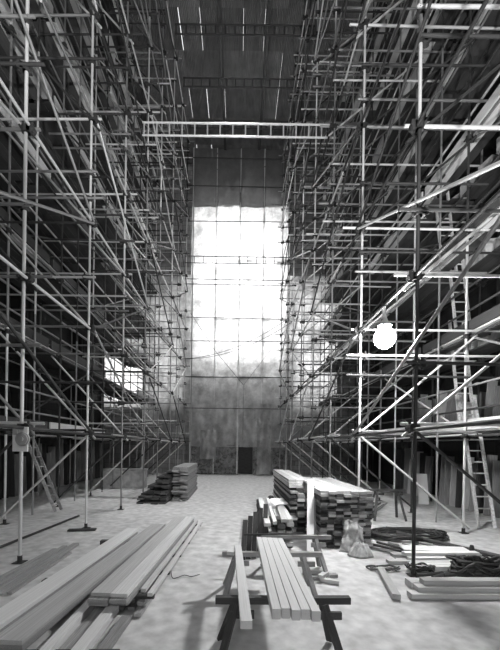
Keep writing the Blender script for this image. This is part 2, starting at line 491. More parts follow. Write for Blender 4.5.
def scaffold(s, name, label, rows, ys, lifts, ztop, deck_x, seed, skip):
    """s = outward direction (-1 or +1); rows = distances of the rows of standards from the nave axis"""
    rr = random.Random(seed); root = empty(name, (0, 0, 0)); tag(root, label, 'scaffold')
    nodes = []

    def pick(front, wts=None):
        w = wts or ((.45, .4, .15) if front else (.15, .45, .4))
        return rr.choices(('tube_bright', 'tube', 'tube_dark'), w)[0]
    jit = {}
    for ri, x in enumerate(rows):
        for yi, y in enumerate(ys):
            jx = s * x + rr.uniform(-.03, .03); jy = y + rr.uniform(-.04, .04) + (.0 if ri == 0 else .25 * (ri % 2)); jit[ri, yi] = (jx, jy)
            z = .02
            first = True
            while z < ztop:
                L = rr.choice((4.9, 6.4, 5.5)) if not first else rr.choice((4.4, 6.3)); z2 = min(z + L, ztop)
                k = pick(ri == 0)
                if ri == 0:
                    if first: k = 'tube'
                    if yi == 2 or (yi == 1 and not first) or (yi == 1 and s < 0): k = 'tube_bright'  # front poles toned bright where light falls on them
                    elif yi == 1: k = 'tube_dark'  # unlit foot of the near pole put into the tube colour
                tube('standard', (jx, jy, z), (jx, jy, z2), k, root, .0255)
                z = z2 + .004; first = False
            if ri < 2 and y < 12:
                bm = bmesh.new(); box_bm(bm, jx - .075, jx + .075, jy - .075, jy + .075, 0, .008); tube_bm(bm, (jx, jy, .006), (jx, jy, .1), .034, 8)
                link('base_plate', done(bm, 'base_plate'), 'coupler', root)
    y0, y1 = ys[0] - .6, ys[-1] + .35
    for li, z in enumerate(lifts):
        for ri, x in enumerate(rows):
            xx = s * x - s * .052 if ri == 0 else s * x + s * .052
            y = y0
            while y < y1 - .5:
                L = rr.choice((5.2, 6.4, 6.4)); e_ = min(y + L, y1)
                zz = z + rr.uniform(-.03, .03)
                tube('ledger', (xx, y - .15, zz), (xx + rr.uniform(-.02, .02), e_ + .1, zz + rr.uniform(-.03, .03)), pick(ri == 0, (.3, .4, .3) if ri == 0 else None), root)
                y = e_
        # guard rails on the second row
        for dz in (.55, 1.05):
            if z + dz < ztop:
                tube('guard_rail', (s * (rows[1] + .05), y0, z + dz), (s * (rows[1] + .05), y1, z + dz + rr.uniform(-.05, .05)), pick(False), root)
        for yi, y in enumerate(ys):
            jx, jy = jit[0, yi]
            pro = rr.choice((.12, .18, .3, .38)); out = rows[-1] + rr.uniform(.1, .3)
            tube('transom', (jx - s * pro, jy + .06, z + .06), (s * out, jy + .1, z + .06 + rr.uniform(-.03, .03)), pick(True, (.35, .4, .25)), root)
            for a in ([z + rr.choice((.9, 1.05, 1.2))] + ([z + rr.choice((.5, 1.6))] if rr.random() < .4 else [])):
                if a > ztop: continue
                o2 = rr.choice((rows[1], rows[1], rows[-1])) + .2
                tube('transom', (jx - s * rr.choice((.08, .15, .3)), jy - .06, a), (s * o2, jy - .06, a + rr.uniform(-.04, .04)), pick(True, (.4, .35, .25)), root)
                nodes.append((jx, jy, a, 1))
            for ri in range(len(rows)):
                a, b = jit[ri, yi]; nodes.append((a, b, z, ri))
            # transverse brace rising away from the nave
            if li + 1 < len(lifts) and rr.random() < (.95 if yi < 4 else .6):
                k = pick(True, (.45, .35, .2)); zb = lifts[li + 1]
                tube('brace', (jx - s * .12, jy + .13, z - .02 - .1), (s * (rows[1] + .15), jy + .13, zb - .1 + .1), k, root)
        # long braces in the face
        ph = li % 2
        for yi in range(0, len(ys) - 2, 2):
            if li + 1 < len(lifts):
                a, b = jit[0, yi], jit[0, yi + 2]; z2 = lifts[li + 1]
                if ph: tube('brace', (a[0] - s * .1, a[1], z), (b[0] - s * .1, b[1], z2), pick(False), root)
                else: tube('brace', (a[0] - s * .1, a[1], z2), (b[0] - s * .1, b[1], z), pick(False), root)
                if li % 2 == 0:
                    a, b = jit[1, yi], jit[1, yi + 2]
                    tube('brace', (a[0] + s * .11, a[1], z), (b[0] + s * .11, b[1], z2), pick(False), root)
    # ground bay: braces falling away from the nave
    for yi, y in enumerate(ys):
        jx, jy = jit[0, yi]
        tube('brace', (jx - s * .1, jy + .13, lifts[0] + .1), (s * (rows[1] + .05), jy + .13, .12), 'tube_dark' if yi % 2 == 1 else 'tube_bright', root)
    # extra uprights half way along the bays of the second row
    for yi, y in enumerate(ys[1:-1]):
        z = .02
        while z < ztop:
            z2 = min(z + rr.choice((4.9, 6.4)), ztop); tube('standard', (s * (rows[1] - .05), y + 1.15, z), (s * (rows[1] - .05), y + 1.15, z2), pick(False), root); z = z2 + .004
    # decks of boards
    for li, z in enumerate(lifts):
        if li > 8: continue
        nb = 7
        for seg in range(4):
            ya = 5.3 + seg * 3.95
            for i in range(nb):
                if skip(li, seg, i): continue
                xx = s * (deck_x + .115 + i * .232)
                zz = z + .09 + rr.uniform(0, .012)
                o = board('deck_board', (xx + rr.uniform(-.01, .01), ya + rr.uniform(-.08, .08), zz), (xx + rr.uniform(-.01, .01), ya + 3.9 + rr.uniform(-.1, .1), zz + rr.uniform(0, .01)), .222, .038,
                          'deck_edge' if i == 0 and rr.random() < .8 else 'deck', root, seed=(li + i + seg) % 4)  # pale inner boards paint the light caught along the deck edge
        # toe boards standing on the inner edge of the deck
        for seg in range(4):
            ya = 5.3 + seg * 3.95
            if rr.random() < .85:
                xx = s * (deck_x - .02)
                mt = Matrix.Translation((xx, ya + 1.95, z + .24)) @ Matrix.Rotation(R(90), 4, 'Z') @ Matrix.Rotation(R(90), 4, 'X') @ Matrix.Diagonal((3.8, .222, .038, 1))
                link('toe_board', board_mesh(rr.choice(('deck_edge', 'deck')), seg), None, root, mt)
    # couplers: nearest singly, the rest together
    nodes.sort(key=lambda n: n[1] + n[2] * .3 + n[3] * 1.5)
    for k, (x, y, z, ri) in enumerate(nodes[:290]):
        link('coupler', CM, None, root, Matrix.Translation((x, y, z)) @ Matrix.Rotation(0 if (s > 0) == (ri != 0) else math.pi, 4, 'Z') @ Matrix.Rotation(rr.choice((0, 0, .3)), 4, 'Z') @ Matrix.Scale(1.6, 4))
    bm = bmesh.new()
    for (x, y, z, ri) in nodes[290:]:
        tube_bm(bm, (x, y, z - .05), (x, y, z + .05), .055, 6); tube_bm(bm, (x - s * .05, y - .05, z), (x - s * .05, y + .05, z), .055, 6)
        box_bm(bm, x - .02, x + .07, y - .08, y + .03, z - .02, z + .09)
    o = link('far_coupler', done(bm, 'far_coupler'), 'coupler', root); o['kind'] = 'stuff'
    return root, jit


YL = [2.9, 5.12, 7.28, 9.45, 11.6, 13.75, 15.9, 18.05, 20.2]
YR = [2.6, 4.83, 7.08, 9.3, 11.5, 13.7, 15.9, 18.1, 20.2]
LL = [2.0 + 2.2 * k for k in range(9)]
LR = [2.05 + 2.1 * k for k in range(9)]
LADY = {0: 1, 1: 1, 2: 1, 3: 1}
sl, jl = scaffold(-1, 'tube_scaffold', 'tall tube scaffold opposite the floodlight, with the white fixture board on its front pole', (3.18, 5.05, 6.7), YL, LL, RZ - .1, 5.1, 11, lambda li, seg, i: False)
sr, jr = scaffold(1, 'tube_scaffold', 'tall tube scaffold that holds the burning floodlight and the chain of ladders', (2.47, 4.8, 6.5), YR, LR, RZ - .1, 4.9, 23, lambda li, seg, i: li < 4 and seg == 0 and i in (2, 3))

# tubes and cables spanning the nave before the end sheeting
spans = [(20.6, 15.2), (20.6, 11.75), (20.5, 11.4), (20.7, 9.5), (20.6, 8.05), (20.6, 5.9), (20.7, 4.05), (20.6, 19.0), (20.7, 17.4)]
spans.sort(key=lambda q: -q[1])
for si, (y, z) in enumerate(spans):
    o = tube('cross_tube', (-3.3, y, z), (3.1, y, z + rnd.uniform(-.05, .05)), 'tube_dark'); o['group'] = 'tubes across the end sheeting'
    tag(o, 'dark horizontal tube spanning the nave before the end sheeting, %s from the top' % ORD[si], 'tube')
for x, k in ((-2.85, 'a'), (2.95, 'b')):
    for dx in (0, .9 if x > 0 else -.9):
        o = tube('end_pole', (x + dx, 20.65, .02), (x + dx, 20.65, 19.9), 'tube'); tag(o, 'upright tube beside the end sheeting, %s one on the %s side' % ('outer' if dx else 'inner', 'dark pile' if x < 0 else 'floodlight'), 'tube', 'uprights beside the end sheeting')

# ------------------------------------------------------------------ end sheeting
scr = empty('end_sheeting', (0, 21.1, 0)); tag(scr, 'screen of hanging translucent plastic sheets closing the far end', 'sheeting')


def sheet(x0, x1, z0, z1, m, y=0.0, amp=.06, seed=0):
    bm = bmesh.new(); nx, nz = 14, 26; vs = []
    for i in range(nx + 1):
        row = []
        for j in range(nz + 1):
            x = x0 + (x1 - x0) * i / nx; z = z0 + (z1 - z0) * j / nz
            d = amp * noise.noise((x * 1.7 + seed * 9, z * .8, seed)) + amp * .6 * noise.noise((x * 5, z * 2.2, seed + 3))
            row.append(bm.verts.new((x + .3 * d * (1 if j < 2 else .2), y + d, z + (.25 * amp * noise.noise((x * 3, 0, seed)) if j == 0 else 0))))
        vs.append(row)
    for i in range(nx):
        for j in range(nz): bm.faces.new((vs[i][j], vs[i + 1][j], vs[i + 1][j + 1], vs[i][j + 1]))
    o = link('plastic_sheet', done(bm, 'plastic_sheet', True), m, scr)
    return o


xs = [-2.95, -1.5, -.05, 1.4, 2.95]
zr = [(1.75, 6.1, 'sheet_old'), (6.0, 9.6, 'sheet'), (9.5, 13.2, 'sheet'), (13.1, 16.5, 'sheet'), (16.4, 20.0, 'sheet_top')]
k = 0
for ci in range(4):
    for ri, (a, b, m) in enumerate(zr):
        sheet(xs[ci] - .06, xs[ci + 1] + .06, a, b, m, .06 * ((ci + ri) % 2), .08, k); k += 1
for ci, (a, b, z0) in enumerate(((-2.95, -1.5, .12), (-1.5, -.1, .1), (.95, 1.6, .05), (1.5, 2.95, .05))):
    sheet(a, b, z0, 1.9, 'sheet_clear', .1, .16, 40 + ci)
sheet(-2.3, -1.35, 1.0, 2.75, 'sheet', -.12, .14, 60)
sheet(1.15, 2.0, .1, 4.4, 'sheet', -.12, .18, 61)
for ci, (a, b) in enumerate(((3.1, 4.6), (4.5, 6.2), (-4.5, -3.1), (-6.0, -4.4))):
    for ri, (c, d) in enumerate(((2.3, 5.6), (5.5, 9.2), (9.1, 12.6))):
        sheet(a, b, c, d, 'sheet_side', .7, .1, 80 + ci * 3 + ri)
sheet(-8.7, -6.15, 4.2, 8.6, 'sheet_side', 1.1, .1, 99)
for x in xs:
    box('batten', x - .018, x + .018, -.02, .02, 0.1, 20.0, 'wood_light', scr)
for z in (1.85, 6.05, 9.55, 13.15, 16.65):
    box('rail', -2.95, 2.95, .07, .11, z - .012, z + .018, 'wood_dark', scr)
o = box('door_1', .05, .95, EY - .08, EY - .01, 0, 2.1, 'wood_dark'); o['kind'] = 'structure'
o = empty('low_screen', (0, 0, 0)); tag(o, 'low dark boarded partition standing behind the end sheeting', 'partition')
for i in range(26):
    x = -3.1 + i * .24
    if .0 < x < .95: continue
    board('panel_board', (x + .12, 21.95, 0), (x + .12, 21.95, 1.55 + rnd.uniform(-.1, .1)), .225, .03, 'wood_dark', o)

# ------------------------------------------------------------------ ropes and cables
o = curve('rope', [(-2.9, 20.3, 9.6), (-1.4, 20.5, 7.4), (.28, 20.6, 5.45)], .016, 'rope', smooth=False); tag(o, 'taut dark rope slanting down from the fixture-board side to the window middle', 'rope')
o = curve('rope', [(3.1, 20.3, 9.2), (1.6, 20.5, 7.2), (.28, 20.6, 5.45), (.28, 20.6, 2.2)], .012, 'rope', smooth=False); tag(o, 'thin rope slanting from the floodlight side, hanging straight down below the knot', 'rope')
for q, dz in enumerate((0, .35)):
    pts = [(-3.0 + 6.1 * t, 18.0, 6.3 + dz * t + 2.3 * t * t) for t in [i / 8 for i in range(9)]]
    o = curve('cable', pts, .014, 'rubber'); tag(o, ('lower' if q == 0 else 'upper') + ' of two dark cables sagging across before the bright window', 'cable')

# ------------------------------------------------------------------ floodlight
LP = Vector((2.42, 5.75, 3.6))
lamp = empty('floodlight', LP); tag(lamp, 'burning floodlight clamped among the scaffold tubes', 'lamp')
bm = bmesh.new(); bmesh.ops.create_uvsphere(bm, u_segments=20, v_segments=12, radius=.17)
bmesh.ops.scale(bm, vec=(1, 1, 1.05), verts=bm.verts); link('bulb', done(bm, 'bulb', True), 'glow', lamp)
bm = bmesh.new(); n = 20; prof = [(.03, .34), (.05, .28), (.08, .24), (.11, .2)]
rg = [[bm.verts.new((r_ * math.cos(2 * math.pi * i / n), r_ * math.sin(2 * math.pi * i / n), z)) for i in range(n)] for r_, z in prof]
for a in range(3):
    for i in range(n): bm.faces.new((rg[a][i], rg[a][(i + 1) % n], rg[a + 1][(i + 1) % n], rg[a + 1][i]))
link('reflector', done(bm, 'reflector', True), 'white', lamp)
bm = bmesh.new(); tube_bm(bm, (0, 0, .15), (-.02, 0, .52), .03, 8); link('bracket', done(bm, 'bracket'), 'white', lamp)
c = curve('cord', [(0, .02, .5), (.1, .3, .3), (.05, .8, .2), (.05, 1.2, .5)], .008, 'rubber', lamp)

# fixture board on the near pole
fx = empty('fixture_board', (-3.16, 5.05, 1.82)); tag(fx, 'white board with a round fitting fixed to the scaffold pole', 'fixture')
box('back_board', -.12, .1, -.035, -.012, -.18, .18, 'white', fx)
bm = bmesh.new()
for r_, a, b_ in ((.1, -.036, -.07), (.085, -.07, -.09), (.035, -.09, -.11)):
    tube_bm(bm, (.04, a, .0), (.04, b_, .0), r_, 20)
link('round_fitting', done(bm, 'round_fitting'), 'grey', fx)
box('terminal_box', -.09, -.03, -.08, -.036, .06, .15, 'grey', fx)


# ------------------------------------------------------------------ ladders
def ladder(a, b, w, m, label, axis='X'):
    a, b = Vector(a), Vector(b); o = empty('ladder', a); d = b - a; u = d.normalized()
    side = Vector((1, 0, 0)) if axis == 'X' else Vector((0, 1, 0))
    for s in (-1, 1):
        bm = bmesh.new(); p = side * (s * w / 2)
        q = u.to_track_quat('Z', 'Y').to_matrix().to_4x4()
        box_bm(bm, -.022, .022, -.034, .034, 0, d.length, Matrix.Translation(p) @ q)
        link('rail', done(bm, 'rail'), m, o)
    n = int(d.length / .27)
    bm = bmesh.new(); tube_bm(bm, -side * w / 2, side * w / 2, .017, 6); me = done(bm, 'rung'); me.materials.append(M[m])
    for i in range(1, n + 1): link('rung', me, None, o, Matrix.Translation(u * (.27 * i - .1)))
    tag(o, label, 'ladder'); return o


ladder((5.62, 7.75, 0), (5.62, 8.5, 3.1), .36, 'wood', 'wooden ladder standing on the ground, bottom of the ladder chain in the lit scaffold')
ladder((5.62, 8.45, 2.2), (5.62, 8.95, 5.1), .36, 'wood', 'wooden ladder rising from the lowest deck of the lit scaffold')
ladder((5.62, 8.6, 4.3), (5.62, 9.1, 7.2), .36, 'wood', 'wooden ladder rising from the second deck of the lit scaffold')
ladder((5.62, 9.25, 6.4), (5.62, 9.75, 9.2), .36, 'wood_light', 'pale ladder rising from the third deck of the lit scaffold, topmost of the chain')
ladder((-4.72, 9.12, 0), (-5.62, 9.02, 2.3), .3, 'wood_old', 'old wooden ladder leaning under the scaffold near the fixture board', 'Y')


# ------------------------------------------------------------------ timber in front, away from the lamp
def tb(name, a, b, w, t, m, label, cat, group=None, roll=0.0):
    o = board(name, a, b, w, t, m, roll=roll); tag(o, label, cat, group); return o


sup = 'dark short bearer timbers under the long plank stacks'
for y, wn_ in ((2.75, 'nearest'), (4.3, 'middle'), (6.1, 'far')):
    tb('bearer', (-2.4, y, 0), (-.95, y + .05, 0), .1, .07, 'wood_dark', 'short dark bearer on the floor beneath the long plank stacks, %s of three' % wn_, 'bearer', 'bearers under the plank stacks')
# B: three boards deep, next to the frame edge
for k in range(3):
    tb('scaffold_plank', (-1.84 + .01 * k, 2.78 - .02 * k, .072 + .041 * k), (-1.56, 6.7 + .1 * k, .072 + .041 * k), .26, .038, 'wood_old' if k < 2 else 'wood', ['bottom', 'middle', 'top'][k] + ' plank of the three-deep stack beside the palest plank', 'plank', 'three-deep plank stack')
tb('scaffold_plank', (-2.2, 2.75, .115), (-2.0, 6.65, .115), .24, .04, 'wood_light', 'palest wide plank, outermost of the long planks', 'plank')
tb('scaffold_plank', (-2.2, 2.72, .073), (-2.0, 6.55, .073), .24, .038, 'wood_old', 'worn plank directly under the palest wide plank', 'plank')
# C: tall neat stack with the lamp-lit wide top
for k in range(3):
    for j, (xx, w) in enumerate(((-1.36, .2), (-1.16, .17))):
        tb('scaffold_plank', (xx + rnd.uniform(-.01, .01) + .0, 3.42 + rnd.uniform(-.04, .04), .155 + .041 * k), (xx + .17, 7.25 + rnd.uniform(-.08, .08), .155 + .041 * k), w, .038, 'wood' if k == 2 else 'wood_old', 'worn plank in the %s layer of the raised stack, %s side' % (('bottom', 'middle', 'top')[k], ('palest plank', 'open floor')[j]), 'plank', 'raised plank stack')
for yi, y in enumerate((3.7, 4.4, 5.1, 5.8, 6.5, 7.1)):
    for z in (.115,):
        tb('spacer', (-1.5 + (y - 3.6) * .04, y, z), (-.88 + (y - 3.6) * .04, y, z), .05, .038, 'wood_dark', 'short dark spacer stick under the raised plank stack, %s from its near end' % ORD[yi], 'spacer', 'spacer sticks in the raised stack')
for k in range(2):
    for j in range(3):
        xx = -1.22 + j * .11
        tb('batten', (xx, 3.6 + rnd.uniform(-.1, .15), .072 + .0 * k if k else .0), (xx + .16, 7.3 + rnd.uniform(-.1, .1), .072 if k else .0), .07, .04, 'wood_old', 'narrow timber beneath the raised stack, %s layer, %s from its hidden side' % (('lower', 'upper')[k], ORD[j]), 'timber', 'narrow timbers under the raised stack')
for j, xo in enumerate((-.03, .07)):
    tb('edge_batten', (-.98 + xo, 3.75 - .1 * j, .155 - .0 * j), (-.82 + xo, 7.3 - .1 * j, .155), .055, .04, 'wood', 'narrow batten along the open-floor edge of the raised stack, %s one' % ('inner', 'outer')[j], 'batten', 'edge battens of the raised stack')
tb('joist', (-1.52, 2.5, .03), (-1.5, 3.95, .073), .09, .08, 'wood', 'pale square timber poking out beneath the raised stack, nearer the frame edge', 'timber')
tb('joist', (-1.26, 2.5, .03), (-1.24, 3.5, .06), .11, .08, 'wood_light', 'pale square timber poking out beneath the raised stack, nearer the open floor', 'timber')
tb('joist', (-1.40, 2.5, .01), (-1.37, 3.8, .03), .13, .05, 'wood_old', 'dull flat timber lying between the two pale square timbers', 'timber')
tb('joist', (-1.12, 2.55, .0), (-1.09, 3.45, .0), .1, .05, 'wood_old', 'dull flat timber on the floor beside the pale square timber', 'timber')
# loose sticks under the fixture board
for k, (xa, xb, w) in enumerate(((-2.76, -2.79, .1), (-2.9, -2.91, .09), (-3.05, -3.0, .07), (-2.63, -2.68, .06))):
    tb('loose_batten', (xa, 3.7 + .1 * k, 0), (xb, 6.0 - .15 * k, 0), w, .045 - .005 * k, 'wood_old', ['broadest', 'second broadest', 'third broadest', 'thinnest'][k] + ' grey batten lying loose by the foot of the fixture pole', 'batten', 'loose battens by the fixture pole')
o = tube('loose_tube', (-3.95, 5.6, .026), (-3.85, 8.4, .026), 'tube_dark'); tag(o, 'dark tube lying on the floor under the scaffold beyond the fixture pole', 'tube')
tb('sole_board', (-3.42, 7.0, 0), (-2.9, 7.1, 0), .14, .03, 'wood_dark', 'short dark board on the floor under the second front pole', 'board')
# crisscross offcuts far inside
o = empty('stone_plinth', (-4.7, 14.4, 0)); tag(o, 'long low block-shaped plinth under the scaffold behind the dark plank pile', 'plinth')
box('body', -.85, .85, -.3, .3, 0, .7, 'rubble', o); box('capping', -.88, .88, -.33, .33, .7, .78, 'rubble', o)

# dark plank pile in the middle distance
r2 = random.Random(5)
for k in range(22):
    z = .0 + k * .049; off = .12 * math.sin(k * .9) + r2.uniform(-.06, .06)
    for j in range(2):
        xx = -1.72 - j * .262 - .0 * k + r2.uniform(-.004, .004); ln = 3.0 + r2.uniform(-.3, .2)
        fy = 11.1 + off - .0 * k + r2.uniform(-.15, .15) + j * .1
        ang = 0
        tb('pile_plank', (xx, fy, z), (xx - .06, fy + ln, z), .24, .044, 'wood_old', 'grey plank in the tall neat far pile, %s layer up, %s from the open nave' % (ORD[k], ORD[j]), 'plank', 'planks in the tall pile by the far scaffold')
for lay in range(18):
    n_ = 4 - lay // 5; ang = r2.uniform(-.03, .03)
    for i in range(n_):
        xx = -2.26 - i * .225; fy = 10.35 + lay * .05 + r2.uniform(-.12, .12) + (.3 if lay % 3 == 1 else 0)
        tb('slumped_plank', (xx, fy, lay * .052), (xx + ang, fy + 2.5, lay * .052), .2, .045, 'wood_dark', 'dark plank in the slumped pile, %s layer up, %s from the tall grey pile' % (ORD[lay], ORD[i]), 'plank', 'slumped dark planks beside the tall pile')

# ------------------------------------------------------------------ timber stacks on the lamp side
r3 = random.Random(9)
rows_ = 20; cols = 7
for k in range(rows_):
    for j in range(cols):
        w = .126; t = .044; z = k * .0505
        if k in (4, 9): pass
        xx = 1.52 + j * .133 + r3.uniform(-.003, .003); fy = 6.0 + r3.uniform(-.06, .08) + (.0 if k > 9 else .08)
        m = r3.choice(('wood', 'wood_old', 'wood_old', 'wood_dark', 'wood_dark')) if k < rows_ - 1 else 'wood'  # darker woods paint the shadowed ends, the top layer stays light
        tb('sawn_timber', (xx, fy, z), (xx, fy + 2.7 + r3.uniform(-.1, .1), z), w, t, m, 'sawn timber in the broad stack, %s layer up, %s across from the upright pale board' % (ORD[k], ORD[j]), 'timber', 'timbers of the broad stack')
for k in range(21):
    for j in range(3):
        z = k * .0525; xx = 1.13 + j * .15 + r3.uniform(-.015, .015) ; fy = 6.95 + r3.uniform(-.12, .12)
        m = 'wood' if k > 17 else r3.choice(('wood_old', 'wood', 'wood_dark', 'wood_dark'))  # upper layers in the light tone, shadowed ones mixed darker
        tb('sawn_timber', (xx, fy, z), (xx, fy + 3.2, z), .14, .046, m, 'sawn timber in the narrow stack, %s layer up, %s across from the paper sheet' % (ORD[k], ORD[j]), 'timber', 'timbers of the narrow stack')
for k in range(8):
    for j in range(4):
        z = k * .066; xx = .46 + j * .15 + r3.uniform(-.01, .01); fy = 5.95 + r3.uniform(-.2, .3)
        m = 'wood_dark' if j == 0 else r3.choice(('wood_dark', 'wood_old', 'wood'))
        tb('sawn_timber', (xx, fy, z), (xx + .05, fy + 2.0, z), .125, .06, m, 'sawn timber in the low ragged stack, %s layer up, %s across from the stood-up boards' % (ORD[k], ORD[j]), 'timber', 'timbers of the low ragged stack')
for j, (xa, w, m) in enumerate(((.47, .1, 'wood_light'), (.6, .06, 'wood_light'), (.78, .12, 'wood'))):
    tb('short_batten', (xa, 5.3 + .15 * j, .535), (xa + .07 + .03 * j, 8.0, .535), w, .05, m, ['pale board lying along the edge of the low ragged stack', 'narrow pale strip on the low ragged stack beside the paper', 'dull board on the low ragged stack nearer the narrow stack'][j], 'board')
for j in range(5):
    tb('stood_board', (.10 + j * .085, 5.35 + .04 * j, 0), (.14 + j * .085, 5.62 + .04 * j, .56 + .06 * j), .075, .03, 'wood_dark', 'dark board on end against the low ragged stack, %s from the open floor' % ORD[j], 'board', 'dark boards stood on end')
bm = bmesh.new(); n = 8
vs = [[bm.verts.new((-.16 + .32 * i / n, -.13 + .26 * j / n, .02 * math.sin(i * .7) + .012 * math.sin(j * 1.3))) for j in range(n + 1)] for i in range(n + 1)]
for i in range(n):
    for j in range(n): bm.faces.new((vs[i][j], vs[i + 1][j], vs[i + 1][j + 1], vs[i][j + 1]))
o = link('paper_sheet', done(bm, 'paper_sheet'), 'paper'); o.location = (.83, 7.0, .66); o.rotation_euler = (R(22), R(-6), R(28))
so = o.modifiers.new('thickness', 'SOLIDIFY'); so.thickness = .004
tag(o, 'white sheet of paper lying on the low ragged timber stack', 'paper')
tb('upright_board', (1.235, 5.78, 0), (1.40, 6.62, 1.13), .12, .04, 'wood_light', 'pale board propped nearly upright against the narrow timber stack', 'board')
tb('upright_board', (1.35, 5.95, 0), (1.47, 6.7, 1.0), .07, .04, 'wood_old', 'dull narrow board propped beside the pale upright board', 'board')

# pipe end at the foot of the narrow stack
o = tube('round_log', (.98, 10.4, .16), (1.5, 9.9, .16), 'tube_dark', None, .15); tag(o, 'short dark round drum lying beyond the narrow timber stack', 'drum')

# sack at the foot of the broad stack
def heap(name, rx, ry, h, seed, m):
    bm = bmesh.new(); na, nr = 64, 14; c = bm.verts.new((0, 0, h)); rings = []
    for j in range(1, nr + 1):
        t = j / nr; row = []
        for i in range(na):
            a = 2 * math.pi * i / na
            fold = math.sin(a * 5 + seed + 2.2 * t) * .5 + math.sin(a * 9 + 3 * t + seed * 2) * .35 + .5 * noise.noise((math.cos(a) * 2, math.sin(a) * 2, t * 3 + seed))
            r_ = t * (1 + .2 * fold * t)
            z = h * (1 - t ** 2.2) * (1 + .45 * fold * t) + .3 * h * noise.noise((math.cos(a) * r_ * 5, math.sin(a) * r_ * 5, seed)) * (1 - t)
            row.append(bm.verts.new((rx * r_ * math.cos(a), ry * r_ * math.sin(a), max(.0 if t > .9 else .004, z))))
        rings.append(row)
    for i in range(na): bm.faces.new((c, rings[0][i], rings[0][(i + 1) % na]))
    for j in range(nr - 1):
        for i in range(na): bm.faces.new((rings[j][i], rings[j + 1][i], rings[j + 1][(i + 1) % na], rings[j][(i + 1) % na]))
    bm.faces.new(rings[-1])
    return link(name, done(bm, name, True), m)


o = heap('sack', .2, .15, .2, 2.0, 'cloth'); o.location = (2.03, 5.66, .0); tag(o, 'crumpled dusty sack on the floor before the broad timber stack', 'sack')
bm = bmesh.new(); n = 22; vs = []
for i in range(n + 1):
    col = []
    for j in range(n + 1):
        u, t = i / n, j / n; w = .10 + .16 * (1 - t) ** 1.5
        x = (u - .5) * w * 2 + .12 * (t - .3) * (1 if u > .5 else -.4) + .03 * noise.noise((u * 4, t * 4, 1))
        col.append(bm.verts.new((x, .035 * math.sin(u * 16 + 3 * t) * (1.2 - t) + .04 * noise.noise((u * 5, t * 5, 7)) + .10 * t, .46 * t * (1 + .15 * math.sin(u * 5)))))
    vs.append(col)
for i in range(n):
    for j in range(n): bm.faces.new((vs[i][j], vs[i + 1][j], vs[i + 1][j + 1], vs[i][j + 1]))
o = link('rag', done(bm, 'rag', True), 'cloth'); o.location = (1.98, 5.84, .0)
so = o.modifiers.new('thickness', 'SOLIDIFY'); so.thickness = .008
tag(o, 'torn rag hanging down against the ends of the broad stack', 'rag')


# ------------------------------------------------------------------ trestles
def trestle(x0, x1, y, h, m, label, lx0=.14, lx1=.3):
    o = empty('sawhorse', ((x0 + x1) / 2, y, 0)); hw = (x1 - x0) / 2
    board('top_beam', (-hw, 0, h - .055), (hw, .03, h - .055), .06, .055, m, o)
    for s in (-1, 1):
        d = lx0 if s < 0 else lx1
        xt = s * (hw - (.18 if s < 0 else .24))
        for q in (-1, 1):
            board('leg', (xt + s * (.14 if s < 0 else .13), q * .24, 0), (xt, q * .045, h - .04), .06, .03, m, o, seed=q + 1)
        board('gusset', (xt - .06, -.075, h - .14), (xt + .14, -.075, h - .14), .03, .06, m, o)
    tag(o, label, 'trestle'); return o


trestle(-.17, .96, 2.88, .5, 'wood_dark', 'dark sawhorse nearest the bottom frame edge, under the near ends of the pale timbers')
trestle(-.17, 1.02, 4.12, .5, 'wood_old', 'sawhorse carrying the far ends of the pale timbers')
trestle(.35, 1.33, 4.85, .52, 'wood_old', 'sawhorse standing farthest back beside the upright pale board')
for j in range(5):
    tb('planed_timber', (.295 + j * .071 + .0, 2.5 + .02 * (j % 2) - .006 * j, .505), (.29 + j * .067, 4.5 - .01 * j, .505), .064, .075, 'wood_light', 'pale planed timber in the bundle of five on the sawhorses, %s from the single timber' % ORD[j], 'timber', 'five pale timbers on the sawhorses')
tb('planed_timber', (.075, 2.36, .505), (.015, 4.2, .505), .082, .055, 'wood_light', 'single pale planed timber lying apart from the bundle on the sawhorses', 'timber')
tb('offcut', (-.02, 4.0, .505), (-.1, 4.02, .505), .1, .04, 'wood_light', 'small block lying on the sawhorse beside the single pale timber', 'offcut')
tb('iron_bar', (.1, 4.75, .535), (.95, 4.85, .535), .03, .02, 'wood_dark', 'thin dark stick lying across on the farthest sawhorse', 'stick')
for k, (x, y, z, a, l, w) in enumerate(((1.1, 4.62, 0, .3, .26, .08), (1.22, 4.5, 0, -.4, .24, .07), (1.02, 4.75, 0, .1, .2, .08), (1.16, 4.58, .05, .9, .2, .07), (1.28, 4.68, 0, .2, .18, .08), (1.08, 4.68, .05, -.2, .2, .06))):
    tb('offcut', (x - l / 2 * math.cos(a), y - l / 2 * math.sin(a), z), (x + l / 2 * math.cos(a), y + l / 2 * math.sin(a), z), w, .045, 'wood' if k % 2 else 'wood_old', '%s timber offcut in the heap at the feet of the farthest sawhorse' % ('longest', 'second longest', 'pale upper', 'slanting upper', 'outer low', 'short upper')[k], 'offcut', 'offcuts by the farthest sawhorse')

